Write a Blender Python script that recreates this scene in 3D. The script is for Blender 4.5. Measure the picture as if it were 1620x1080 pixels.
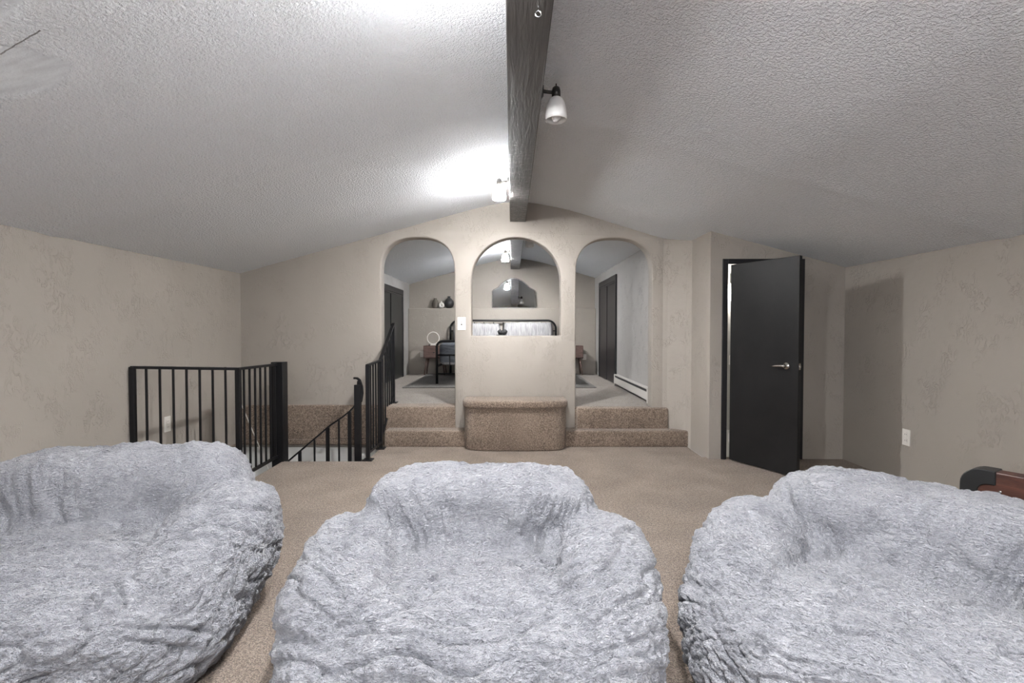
import bpy, bmesh, math
import numpy as np
from mathutils import Vector, Matrix

# ------------------------------------------------------------------ camera, world, light, exposure
scn = bpy.context.scene
for o in list(bpy.data.objects):
    bpy.data.objects.remove(o)
COL = scn.collection
CAMZ = 1.367
cd = bpy.data.cameras.new('camera')
cam = bpy.data.objects.new('camera', cd)
COL.objects.link(cam)
cd.sensor_width = 36.0
cd.lens = 780.0 / 1620.0 * 36.0
cd.clip_start = 0.02
cam.location = (0, 0, CAMZ)
cam.rotation_euler = (math.radians(90 - 1.32), 0, 0)
scn.camera = cam
w = bpy.data.worlds.new('world')
scn.world = w
w.use_nodes = True
w.node_tree.nodes['Background'].inputs[0].default_value = (0.8, 0.85, 1, 1)
w.node_tree.nodes['Background'].inputs[1].default_value = 3.4
scn.view_settings.view_transform = 'Standard'
scn.view_settings.look = 'None'
scn.view_settings.gamma = 1
scn.view_settings.use_curve_mapping = False
scn.view_settings.exposure = 0.38
LAMP_ON = 235.0         # radiance of a lit lamp shade
BULB_ON = 4700.0        # radiance of the bulb in its open mouth

# ------------------------------------------------------------------ materials
MATS = {}
def newmat(name):
    m = bpy.data.materials.new(name)
    m.use_nodes = True
    nt = m.node_tree
    b = nt.nodes['Principled BSDF']
    MATS[name] = m
    return m, nt, b
def N(nt, t, **kw):
    n = nt.nodes.new(t)
    for k, v in kw.items():
        setattr(n, k, v)
    return n
def plain(name, col, rough=0.6, metal=0.0, spec=0.5):
    m, nt, b = newmat(name)
    b.inputs['Base Color'].default_value = (*col, 1)
    b.inputs['Roughness'].default_value = rough
    b.inputs['Metallic'].default_value = metal
    b.inputs['Specular IOR Level'].default_value = spec
    return m
def noise(nt, vec, scale, detail=3, rough=0.5, dist=0.0):
    n = N(nt, 'ShaderNodeTexNoise')
    n.inputs['Scale'].default_value = scale
    n.inputs['Detail'].default_value = detail
    n.inputs['Roughness'].default_value = rough
    n.inputs['Distortion'].default_value = dist
    nt.links.new(vec, n.inputs['Vector'])
    return n.outputs['Fac']
def ramp(nt, fac, stops):
    r = N(nt, 'ShaderNodeValToRGB')
    el = r.color_ramp.elements
    while len(el) < len(stops):
        el.new(0.5)
    for e, (p, c) in zip(el, stops):
        e.position = p
        e.color = (*c, 1) if len(c) == 3 else c
    nt.links.new(fac, r.inputs[0])
    return r.outputs[0]
def g(v):
    return (v, v, v)
def mth(nt, op, a, b=None, clamp=False):
    n = N(nt, 'ShaderNodeMath', operation=op)
    n.use_clamp = clamp
    for i, v in enumerate((a, b)):
        if v is None:
            continue
        if isinstance(v, (int, float)):
            n.inputs[i].default_value = v
        else:
            nt.links.new(v, n.inputs[i])
    return n.outputs[0]
def bump(nt, b, h, dist, strength=1.0, prev=None):
    n = N(nt, 'ShaderNodeBump')
    n.inputs['Strength'].default_value = strength
    n.inputs['Distance'].default_value = dist
    nt.links.new(h, n.inputs['Height'])
    if prev is not None:
        nt.links.new(prev, n.inputs['Normal'])
    nt.links.new(n.outputs[0], b.inputs['Normal'])
    return n.outputs[0]
def objco(nt):
    return N(nt, 'ShaderNodeTexCoord').outputs['Object']
def mapped(nt, vec, scale, rot=(0, 0, 0)):
    n = N(nt, 'ShaderNodeMapping')
    n.inputs['Scale'].default_value = scale
    n.inputs['Rotation'].default_value = rot
    nt.links.new(vec, n.inputs['Vector'])
    return n.outputs[0]

def make_plaster(name, c0, c1):
    m, nt, b = newmat(name)
    v = objco(nt)
    big = noise(nt, v, 1.3, 2)
    col = ramp(nt, big, [(0.3, c0), (0.7, c1)])
    nt.links.new(col, b.inputs['Base Color'])
    b.inputs['Roughness'].default_value = 0.62
    b.inputs['Specular IOR Level'].default_value = 0.35
    # sparse skip-trowel marks
    mask = ramp(nt, noise(nt, v, 5.0, 2), [(0.47, g(0)), (0.64, g(1))])
    st = noise(nt, mapped(nt, v, (1, 1, 0.55), (0.3, 0.2, 0.4)), 24, 3, 0.55, 1.2)
    ridge = ramp(nt, st, [(0.50, g(0)), (0.56, g(1)), (0.60, g(0.25)), (0.72, g(0))])
    h1 = mth(nt, 'MULTIPLY', ridge, mask)
    soft = noise(nt, v, 7, 3)
    n1 = bump(nt, b, soft, 0.015, 0.35)
    bump(nt, b, h1, 0.007, 0.65, n1)
    return m
make_plaster('plaster', (0.356, 0.324, 0.284), (0.386, 0.352, 0.309))
make_plaster('plaster_grey', (0.39, 0.38, 0.365), (0.43, 0.42, 0.405))

def make_ceiling():
    m, nt, b = newmat('popcorn')
    v = objco(nt)
    sep = N(nt, 'ShaderNodeSeparateXYZ')
    nt.links.new(v, sep.inputs[0])
    def blob(cx, cy, rx, ry):
        dx = mth(nt, 'DIVIDE', mth(nt, 'SUBTRACT', sep.outputs[0], cx), rx)
        dy = mth(nt, 'DIVIDE', mth(nt, 'SUBTRACT', sep.outputs[1], cy), ry)
        d = mth(nt, 'ADD', mth(nt, 'MULTIPLY', dx, dx), mth(nt, 'MULTIPLY', dy, dy))
        wob = mth(nt, 'MULTIPLY', mth(nt, 'SUBTRACT', noise(nt, v, 9, 3), 0.5), 1.2)
        return mth(nt, 'MULTIPLY', mth(nt, 'SUBTRACT', 1.15, mth(nt, 'ADD', d, wob)), 2.2, True)
    pm = mth(nt, 'MAXIMUM', blob(-2.02, 1.98, 0.24, 0.16), blob(-1.95, 1.55, 0.42, 0.26))
    streak = noise(nt, mapped(nt, v, (6, 22, 1), (0, 0, 0.5)), 1.4, 3)
    scol = ramp(nt, streak, [(0.35, (0.70, 0.73, 0.76)), (0.65, (0.82, 0.86, 0.89))])
    mix = N(nt, 'ShaderNodeMix', data_type='RGBA')
    nt.links.new(pm, mix.inputs[0])
    bcol = ramp(nt, noise(nt, v, 1.1, 3), [(0.3, (0.885, 0.915, 0.945)), (0.7, (0.915, 0.94, 0.965))])
    nt.links.new(bcol, mix.inputs[6])
    nt.links.new(scol, mix.inputs[7])
    # hairline crack in the patched area
    ax, ay, bx_, by_ = -1.937, 1.889, -1.73, 1.835
    ln = math.hypot(bx_ - ax, by_ - ay)
    ux, uy = (bx_ - ax) / ln, (by_ - ay) / ln
    px = mth(nt, 'SUBTRACT', sep.outputs[0], ax)
    py = mth(nt, 'ADD', mth(nt, 'SUBTRACT', sep.outputs[1], ay), mth(nt, 'MULTIPLY', mth(nt, 'SUBTRACT', noise(nt, v, 25, 2), 0.5), 0.012))
    al = mth(nt, 'ADD', mth(nt, 'MULTIPLY', px, ux), mth(nt, 'MULTIPLY', py, uy))
    ac = mth(nt, 'ABSOLUTE', mth(nt, 'ADD', mth(nt, 'MULTIPLY', px, -uy), mth(nt, 'MULTIPLY', py, ux)))
    ck = mth(nt, 'MULTIPLY', mth(nt, 'LESS_THAN', ac, 0.0028), mth(nt, 'MULTIPLY', mth(nt, 'GREATER_THAN', al, 0.0), mth(nt, 'LESS_THAN', al, ln)))
    mx2 = N(nt, 'ShaderNodeMix', data_type='RGBA')
    nt.links.new(ck, mx2.inputs[0])
    nt.links.new(mix.outputs[2], mx2.inputs[6])
    mx2.inputs[7].default_value = (0.30, 0.30, 0.30, 1)
    nt.links.new(mx2.outputs[2], b.inputs['Base Color'])
    b.inputs['Roughness'].default_value = 0.9
    b.inputs['Specular IOR Level'].default_value = 0.15
    lump = ramp(nt, noise(nt, v, 72, 3, 0.55, 0.4), [(0.38, g(0)), (0.66, g(1))])
    sm = mth(nt, 'SUBTRACT', 1.0, mth(nt, 'MULTIPLY', pm, 0.92))
    h = mth(nt, 'MULTIPLY', lump, sm)
    n1 = bump(nt, b, noise(nt, v, 2.0, 2), 0.03, 0.35)
    bump(nt, b, h, 0.012, 0.85, n1)
    return m
make_ceiling()

def make_carpet(name, dark, mid, light, sc=150, soft=False):
    m, nt, b = newmat(name)
    v = objco(nt)
    n1 = noise(nt, v, sc, 4, 0.65)
    n2 = noise(nt, v, sc * 0.35, 2)
    n3 = noise(nt, v, 3.0, 2)
    f = mth(nt, 'ADD', mth(nt, 'MULTIPLY', n1, 0.72), mth(nt, 'MULTIPLY', n2, 0.18))
    f = mth(nt, 'ADD', f, mth(nt, 'MULTIPLY', n3, 0.10))
    col = ramp(nt, f, [(0.41, dark), (0.50, mid), (0.59, light)])
    nt.links.new(col, b.inputs['Base Color'])
    b.inputs['Roughness'].default_value = 1.0
    b.inputs['Specular IOR Level'].default_value = 0.05
    b.inputs['Sheen Weight'].default_value = 0.25
    b.inputs['Sheen Roughness'].default_value = 0.6
    bump(nt, b, f, 0.02, 0.9)
    return m
make_carpet('carpet', (0.07, 0.048, 0.033), (0.224, 0.165, 0.121), (0.43, 0.338, 0.262))
make_carpet('carpet_pale', (0.16, 0.135, 0.112), (0.27, 0.235, 0.20), (0.38, 0.34, 0.295), 120)
make_carpet('rug', (0.09, 0.083, 0.075), (0.135, 0.125, 0.114), (0.18, 0.17, 0.155), 90)

def make_fur():
    m, nt, b = newmat('plush_fur')
    v = objco(nt)
    p = noise(nt, v, 5.5, 3, 0.6, 0.6)
    fine = noise(nt, mapped(nt, v, (1, 1.7, 1.7)), 85, 3, 0.6, 0.5)
    f = mth(nt, 'ADD', mth(nt, 'MULTIPLY', p, 0.45), mth(nt, 'MULTIPLY', fine, 0.55))
    st = noise(nt, mapped(nt, v, (9, 30, 30)), 1.0, 2, 0.5, 0.8)
    rid = mth(nt, 'SUBTRACT', 1.0, mth(nt, 'ABSOLUTE', mth(nt, 'SUBTRACT', mth(nt, 'MULTIPLY', st, 2.0), 1.0)))
    rid = mth(nt, 'POWER', rid, 9.0)
    st2 = noise(nt, mapped(nt, v, (26, 70, 70)), 1.0, 2, 0.5, 0.8)
    rid2 = mth(nt, 'SUBTRACT', 1.0, mth(nt, 'ABSOLUTE', mth(nt, 'SUBTRACT', mth(nt, 'MULTIPLY', st2, 2.0), 1.0)))
    rid2 = mth(nt, 'POWER', rid2, 8.0)
    gate = ramp(nt, noise(nt, v, 6, 2), [(0.42, g(0)), (0.6, g(1))])
    crease_mask = mth(nt, 'MAXIMUM', mth(nt, 'MULTIPLY', rid, gate), mth(nt, 'MULTIPLY', rid2, 0.6))
    f = mth(nt, 'SUBTRACT', f, mth(nt, 'MULTIPLY', crease_mask, 0.10))  # crease shade put into the fur colour where the bump sinks
    col = ramp(nt, f, [(0.29, (0.18, 0.186, 0.21)), (0.47, (0.335, 0.342, 0.369)), (0.64, (0.455, 0.462, 0.485))])
    nt.links.new(col, b.inputs['Base Color'])
    b.inputs['Roughness'].default_value = 0.95
    b.inputs['Specular IOR Level'].default_value = 0.08
    b.inputs['Sheen Weight'].default_value = 0.3
    b.inputs['Sheen Roughness'].default_value = 0.5
    n0 = bump(nt, b, mth(nt, 'SUBTRACT', 1.0, crease_mask), 0.014, 0.75)
    n1 = bump(nt, b, fine, 0.016, 0.8, n0)
    bump(nt, b, noise(nt, v, 260, 2), 0.005, 0.7, n1)
    return m
make_fur()

def make_wood(name, c0, c1, axis_scale, rough=0.45, spec=0.5):
    m, nt, b = newmat(name)
    v = mapped(nt, objco(nt), axis_scale)
    f = noise(nt, v, 4, 5, 0.6, 0.8)
    nt.links.new(ramp(nt, f, [(0.3, c0), (0.7, c1)]), b.inputs['Base Color'])
    b.inputs['Roughness'].default_value = rough
    b.inputs['Specular IOR Level'].default_value = spec
    bump(nt, b, f, 0.004, 0.4)
    return m
make_wood('walnut', (0.028, 0.011, 0.008), (0.10, 0.038, 0.025), (1.2, 1.2, 12))
make_wood('nightstand_wood', (0.09, 0.055, 0.045), (0.19, 0.12, 0.10), (2, 2, 14))

def make_beam():
    m, nt, b = newmat('beam_wood')
    v = objco(nt)
    grain = noise(nt, mapped(nt, v, (14, 1.2, 14)), 3, 5, 0.6, 0.6)
    base = ramp(nt, grain, [(0.3, (0.040, 0.037, 0.036)), (0.7, (0.080, 0.074, 0.070))])
    # rough worn stretch with pale scuffs (a real wear patch near the far end of each run)
    sep = N(nt, 'ShaderNodeSeparateXYZ')
    nt.links.new(v, sep.inputs[0])
    mr = N(nt, 'ShaderNodeMapRange')
    mr.inputs[1].default_value = 3.2
    mr.inputs[2].default_value = 4.7
    nt.links.new(sep.outputs[1], mr.inputs[0])
    sc = ramp(nt, noise(nt, mapped(nt, v, (9, 26, 9)), 1.6, 4, 0.7, 1.0), [(0.52, g(0)), (0.64, g(1))])
    mk = mth(nt, 'MULTIPLY', sc, mr.outputs[0])
    mix = N(nt, 'ShaderNodeMix', data_type='RGBA')
    nt.links.new(mth(nt, 'MULTIPLY', mk, 0.7), mix.inputs[0])
    nt.links.new(base, mix.inputs[6])
    mix.inputs[7].default_value = (0.36, 0.34, 0.32, 1)
    nt.links.new(mix.outputs[2], b.inputs['Base Color'])
    b.inputs['Roughness'].default_value = 0.42
    b.inputs['Specular IOR Level'].default_value = 0.6
    h = mth(nt, 'ADD', grain, mth(nt, 'MULTIPLY', mk, 0.8))
    bump(nt, b, h, 0.008, 0.6)
    return m
make_beam()

plain('black_iron', (0.007, 0.007, 0.008), 0.42, 0.0, 0.35)
def make_blackdoor():
    m, nt, b = newmat('black_door')
    v = objco(nt)
    f = noise(nt, v, 3.0, 4, 0.6)
    nt.links.new(ramp(nt, f, [(0.35, (0.009, 0.009, 0.0095)), (0.7, (0.014, 0.014, 0.0145))]), b.inputs['Base Color'])
    b.inputs['Specular IOR Level'].default_value = 0.3
    b.inputs['Roughness'].default_value = 0.45
    return m
make_blackdoor()
plain('black_trim', (0.010, 0.010, 0.012), 0.38)
plain('black_plastic', (0.013, 0.013, 0.013), 0.45)
plain('white_plastic', (0.76, 0.73, 0.68), 0.35)
plain('white_paint', (0.72, 0.72, 0.70), 0.6)
plain('slot_dark', (0.06, 0.055, 0.05), 0.5)
plain('nickel', (0.62, 0.59, 0.54), 0.22, 1.0)
plain('steel', (0.7, 0.7, 0.7), 0.25, 1.0)
plain('bronze', (0.035, 0.032, 0.028), 0.4, 0.4)
plain('mirror_glass', (0.93, 0.94, 0.94), 0.02, 1.0)
plain('mirror_frame', (0.10, 0.095, 0.09), 0.4, 0.3)
plain('heater_enamel', (0.62, 0.60, 0.565), 0.4)
plain('heater_slot', (0.02, 0.02, 0.02), 0.6)
plain('ceramic_black', (0.018, 0.018, 0.019), 0.5)
plain('ceramic_brown', (0.10, 0.085, 0.07), 0.6)
plain('ceramic_white', (0.78, 0.75, 0.70), 0.5)
plain('closet_door', (0.011, 0.013, 0.013), 0.35, 0.0, 0.35)
plain('closet_door_brown', (0.026, 0.023, 0.024), 0.4, 0.0, 0.35)
def make_bedding(name, c0, c1, sc):
    m, nt, b = newmat(name)
    v = objco(nt)
    f = noise(nt, mapped(nt, v, sc), 3, 3, 0.6, 0.5)
    nt.links.new(ramp(nt, f, [(0.3, c0), (0.7, c1)]), b.inputs['Base Color'])
    b.inputs['Roughness'].default_value = 0.9
    bump(nt, b, f, 0.03, 0.7)
make_bedding('blanket', (0.085, 0.095, 0.11), (0.16, 0.175, 0.20), (2, 2, 5))
make_bedding('pillow_cloth', (0.22, 0.22, 0.23), (0.46, 0.455, 0.45), (16, 4, 1.5))
def emit_mat(name, col, s, base=(0.8, 0.8, 0.8)):
    m, nt, b = newmat(name)
    b.inputs['Base Color'].default_value = (*base, 1)
    b.inputs['Roughness'].default_value = 0.35
    b.inputs['Emission Color'].default_value = (*col, 1)
    b.inputs['Emission Strength'].default_value = s
    return m
emit_mat('shade_lit', (0.985, 0.985, 1.0), LAMP_ON)
emit_mat('bulb_lit', (0.985, 0.975, 0.985), BULB_ON)
def make_frost():
    m, nt, b = newmat('shade_frosted')
    b.inputs['Base Color'].default_value = (0.78, 0.77, 0.75, 1)
    b.inputs['Roughness'].default_value = 0.3
    b.inputs['Subsurface Weight'].default_value = 0.0
    b.inputs['Transmission Weight'].default_value = 0.0
    return m
make_frost()
emit_mat('bath_lamp', (1.0, 0.93, 0.84), 22.0)

# ------------------------------------------------------------------ helpers
def tag(o, label=None, cat=None, group=None, kind=None):
    if label: o['label'] = label
    if cat: o['category'] = cat
    if group: o['group'] = group
    if kind: o['kind'] = kind
    return o
def thing(name, label, cat, loc=(0, 0, 0), rz=0.0, group=None):
    o = bpy.data.objects.new(name, None)
    COL.objects.link(o)
    o.location = loc
    o.rotation_euler = (0, 0, rz)
    o.empty_display_size = 0.1
    return tag(o, label, cat, group)
def obj(name, bm, mat, parent=None, smooth=False, loc=None):
    me = bpy.data.meshes.new(name)
    bmesh.ops.recalc_face_normals(bm, faces=bm.faces)
    bm.to_mesh(me)
    bm.free()
    if smooth:
        for p in me.polygons:
            p.use_smooth = True
    me.materials.append(MATS[mat])
    o = bpy.data.objects.new(name, me)
    COL.objects.link(o)
    if parent:
        o.parent = parent
    if loc:
        o.location = loc
    return o
def autosmooth(o, ang=40):
    for p in o.data.polygons:
        p.use_smooth = True
    bm = bmesh.new()
    bm.from_mesh(o.data)
    for e in bm.edges:
        if len(e.link_faces) == 2 and e.calc_face_angle(0) > math.radians(ang):
            e.smooth = False
    bm.to_mesh(o.data)
    bm.free()
    return o
def box(bm, x0, x1, y0, y1, z0, z1, bev=0.0, seg=2):
    t = bmesh.new()
    vs = [t.verts.new((x, y, z)) for x in (x0, x1) for y in (y0, y1) for z in (z0, z1)]
    for f in ((0, 1, 3, 2), (4, 6, 7, 5), (0, 4, 5, 1), (2, 3, 7, 6), (0, 2, 6, 4), (1, 5, 7, 3)):
        t.faces.new([vs[i] for i in f])
    if bev > 0:
        bmesh.ops.bevel(t, geom=list(t.edges), offset=bev, segments=seg, affect='EDGES', profile=0.5)
    merge(bm, t)
def merge(bm, t, mat=None):
    mp = {}
    for v in t.verts:
        mp[v] = bm.verts.new(mat @ v.co if mat else v.co)
    for f in t.faces:
        try:
            bm.faces.new([mp[v] for v in f.verts])
        except ValueError:
            pass
    t.free()
def frame_of(d):
    d = d.normalized()
    up = Vector((0, 0, 1)) if abs(d.z) < 0.95 else Vector((0, 1, 0))
    a = d.cross(up).normalized()
    return a, a.cross(d).normalized()
def tube(bm, pts, r, n=10, cap=True, rect=None):
    """Sweep a circle (or a rectangle half-width, half-height) along pts."""
    pts = [Vector(p) for p in pts]
    rings = []
    a0 = None
    for i, p in enumerate(pts):
        d = (pts[min(i + 1, len(pts) - 1)] - pts[max(i - 1, 0)])
        a, b = frame_of(d)
        if a0 is not None and a.dot(a0) < 0:
            a, b = -a, -b
        a0 = a
        rr = r[i] if isinstance(r, (list, tuple)) else r
        if rect:
            ring = [p + a * sx * rect[0] + b * sy * rect[1] for sx, sy in ((-1, -1), (1, -1), (1, 1), (-1, 1))]
        else:
            ring = [p + (a * math.cos(t) + b * math.sin(t)) * rr for t in [2 * math.pi * k / n for k in range(n)]]
        rings.append([bm.verts.new(c) for c in ring])
    m = len(rings[0])
    for i in range(len(rings) - 1):
        for k in range(m):
            bm.faces.new((rings[i][k], rings[i][(k + 1) % m], rings[i + 1][(k + 1) % m], rings[i + 1][k]))
    if cap:
        bm.faces.new(rings[0])
        bm.faces.new(list(reversed(rings[-1])))
def lathe(bm, prof, n=28, mat=None):
    t = bmesh.new()
    rings = []
    for r, z in prof:
        if r < 1e-5:
            rings.append([t.verts.new((0, 0, z))])
        else:
            rings.append([t.verts.new((r * math.cos(2 * math.pi * k / n), r * math.sin(2 * math.pi * k / n), z)) for k in range(n)])
    for a, b in zip(rings[:-1], rings[1:]):
        for k in range(n):
            k2 = (k + 1) % n
            if len(a) == 1 and len(b) == 1:
                continue
            if len(a) == 1:
                t.faces.new((a[0], b[k], b[k2]))
            elif len(b) == 1:
                t.faces.new((a[k], a[k2], b[0]))
            else:
                t.faces.new((a[k], a[k2], b[k2], b[k]))
    merge(bm, t, mat)
def prism(bm, poly, axis, a0, a1, bev=0.0, seg=2):
    """Extrude a 2-D polygon. axis 'y': poly is (x,z); axis 'z': poly is (x,y); axis 'x': poly is (y,z)."""
    t = bmesh.new()
    def P(p, a):
        return {'y': (p[0], a, p[1]), 'z': (p[0], p[1], a), 'x': (a, p[0], p[1])}[axis]
    A = [t.verts.new(P(p, a0)) for p in poly]
    B = [t.verts.new(P(p, a1)) for p in poly]
    t.faces.new(A)
    t.faces.new(list(reversed(B)))
    n = len(poly)
    for i in range(n):
        t.faces.new((A[i], B[i], B[(i + 1) % n], A[(i + 1) % n]))
    if bev > 0:
        bmesh.ops.recalc_face_normals(t, faces=t.faces)
        es = [e for e in t.edges if len(e.link_faces) == 2 and e.calc_face_angle(0) > 0.6]
        bmesh.ops.bevel(t, geom=es, offset=bev, segments=seg, affect='EDGES', profile=0.5)
    merge(bm, t)
def torus(bm, R, r, mat, n=36, m=12):
    t = bmesh.new()
    vs = [[t.verts.new(((R + r * math.cos(b)) * math.cos(a), (R + r * math.cos(b)) * math.sin(a), r * math.sin(b)))
           for b in [2 * math.pi * j / m for j in range(m)]] for a in [2 * math.pi * i / n for i in range(n)]]
    for i in range(n):
        for j in range(m):
            t.faces.new((vs[i][j], vs[(i + 1) % n][j], vs[(i + 1) % n][(j + 1) % m], vs[i][(j + 1) % m]))
    merge(bm, t, mat)
def copy_tree(o, parent=None):
    c = o.copy()
    COL.objects.link(c)
    c.parent = parent
    for ch in list(o.children):
        copy_tree(ch, c)
    return c

# ------------------------------------------------------------------ the shell
XL, XR = -3.26, 3.507
YB, YD, YF = 5.93, 5.20, -2.4          # arch wall, door wall, wall behind the viewer
ZB = 0.44                              # bedroom floor
YBED = 10.54
PROF = [(-3.45, 1.99), (-3.26, 2.044), (-1.673, 2.485), (-0.55, 2.79), (-0.15, 2.885), (0.08, 2.90), (0.30, 2.878), (0.68, 2.80),
        (1.245, 2.632), (1.81, 2.462), (2.087, 2.405), (3.507, 2.027), (3.70, 1.975)]
def zc(x):
    for (x0, z0), (x1, z1) in zip(PROF[:-1], PROF[1:]):
        if x <= x1:
            return z0 + (z1 - z0) * (x - x0) / (x1 - x0)
    return PROF[-1][1]
def build_ceiling():
    bm = bmesh.new()
    xs = sorted(set([p[0] for p in PROF] + [i * 0.15 for i in range(-22, 24)]))
    ys = sorted(set([YF - 0.1, YBED + 0.1] + [i * 0.25 for i in range(-9, 42)] + [3.5 + d for d in (-0.14, -0.09, -0.05, 0, 0.05, 0.09, 0.14)]))
    def z(x, y):
        seam = 0.010 * math.exp(-((y - 3.5) / 0.07) ** 2) * min(1, abs(x - 0.08))
        wav = 0.006 * math.sin(1.7 * x + 0.8) * math.sin(1.1 * y + 0.3)
        # gentle rounding of the crease lines
        zz = (zc(x - 0.12) + zc(x - 0.06) + zc(x) + zc(x + 0.06) + zc(x + 0.12)) / 5
        return zz - seam + wav
    vs = [[bm.verts.new((x, y, z(x, y))) for x in xs] for y in ys]
    vt = [[bm.verts.new((x, y, z(x, y) + 0.12)) for x in (xs[0], xs[-1])] for y in (ys[0], ys[-1])]
    for j in range(len(ys) - 1):
        for i in range(len(xs) - 1):
            bm.faces.new((vs[j][i], vs[j][i + 1], vs[j + 1][i + 1], vs[j + 1][i]))
    bmesh.ops.delete(bm, geom=[v for r in vt for v in r], context='VERTS')
    o = obj('ceiling', bm, 'popcorn', smooth=True)
    tag(o, kind='structure')
    bm = bmesh.new()
    lathe(bm, [(0, -0.006), (0.02, -0.005), (0.035, -0.001), (0.042, 0.004)], 20)
    p = obj('plaster_patch', bm, 'popcorn', o, True, (1.235, 3.15, zc(1.235) - 0.012))
    p.rotation_euler = (0, math.atan(0.30), 0)
    return o
CEIL = build_ceiling()

def wall_strip(name, pts, thick, z0, mat, top=None, parent=None):
    """A plastered wall following plan points; its inner face is on pts, it thickens to the left of travel. Top meets the sloped ceiling."""
    bm = bmesh.new()
    P = []
    for (a, b) in zip(pts[:-1], pts[1:]):
        n = max(1, int(abs(b[0] - a[0]) / 0.15))
        for i in range(n):
            P.append((a[0] + (b[0] - a[0]) * i / n, a[1] + (b[1] - a[1]) * i / n))
    P.append(pts[-1])
    V = [Vector(p) for p in P]
    off = []
    for i, p in enumerate(V):
        ds = []
        if i > 0: ds.append((V[i] - V[i - 1]).normalized())
        if i < len(V) - 1: ds.append((V[i + 1] - V[i]).normalized())
        ns = [Vector((-d.y, d.x)) for d in ds]
        nn = sum(ns, Vector((0, 0))) / len(ns)
        off.append(p + nn * (thick / max(0.4, nn.length_squared)))
    def Z(x):
        return top if top is not None else zc(min(max(x, -3.45), 3.7)) + 0.035
    rows = []
    for p, q in zip(V, off):
        rows.append([bm.verts.new((p.x, p.y, z0)), bm.verts.new((p.x, p.y, Z(p.x))),
                     bm.verts.new((q.x, q.y, Z(q.x))), bm.verts.new((q.x, q.y, z0))])
    for r, s in zip(rows[:-1], rows[1:]):
        for k in range(4):
            bm.faces.new((r[k], s[k], s[(k + 1) % 4], r[(k + 1) % 4]))
    bm.faces.new(rows[0])
    bm.faces.new(list(reversed(rows[-1])))
    o = obj(name, bm, mat, parent)
    if parent is None:
        tag(o, kind='structure')
    return o

# --- arch wall
ARCH = [(-1.574, -0.690, -0.3, 2.477, 0.42, 2.5), (-0.487, 0.583, 1.30, 2.477, 0.52, 2.05), (0.768, 1.680, -0.3, 2.470, 0.42, 2.5)]
def arch_poly(x0, x1, z0, zt, rise, e):
    cx, a = (x0 + x1) / 2, (x1 - x0) / 2
    pts = [(x0, z0), (x1, z0)]
    n = 30
    for i in range(n + 1):
        t = math.pi * i / n
        c, s = math.cos(t), math.sin(t)
        pts.append((cx + a * math.copysign(abs(c) ** (2 / e), c), zt - rise + rise * abs(s) ** (2 / e)))
    return pts
def build_arch_wall():
    xs = [XL - 0.12] + [-3.2 + 0.2 * i for i in range(25)] + [1.81, 1.95]
    poly = [(XL - 0.12, -0.05), (1.95, -0.05)] + [(x, zc(x) + 0.035) for x in reversed(xs)]
    bm = bmesh.new()
    prism(bm, poly, 'y', YB, YB + 0.18)
    o = obj('wall_back', bm, 'plaster')
    cut = bmesh.new()
    for a in ARCH:
        prism(cut, arch_poly(*a), 'y', YB - 0.2, YB + 0.4)
    c = obj('cutter', cut, 'plaster')
    md = o.modifiers.new('b', 'BOOLEAN')
    md.operation = 'DIFFERENCE'
    md.solver = 'EXACT'
    md.object = c
    bv = o.modifiers.new('bev', 'BEVEL')
    bv.width = 0.022
    bv.segments = 3
    bv.limit_method = 'ANGLE'
    bv.angle_limit = math.radians(50)
    dg = bpy.context.evaluated_depsgraph_get()
    me = bpy.data.meshes.new_from_object(o.evaluated_get(dg))
    o.modifiers.clear()
    o.data = me
    bpy.data.objects.remove(c)
    autosmooth(o, 28)
    tag(o, kind='structure')
    return o
build_arch_wall()
wall_strip('wall_left', [(XL, YF), (XL, YB + 0.1)], 0.12, -0.05, 'plaster')
wall_strip('wall_return', [(1.80, YB + 0.005), (1.86, YB - 0.02), (2.04, YB - 0.155), (2.083, YB - 0.21), (2.087, YD)], 0.10, -0.02, 'plaster')
wall_strip('wall_right', [(XR, YD + 0.08), (XR, YF)], 0.12, -0.05, 'plaster')
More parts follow.
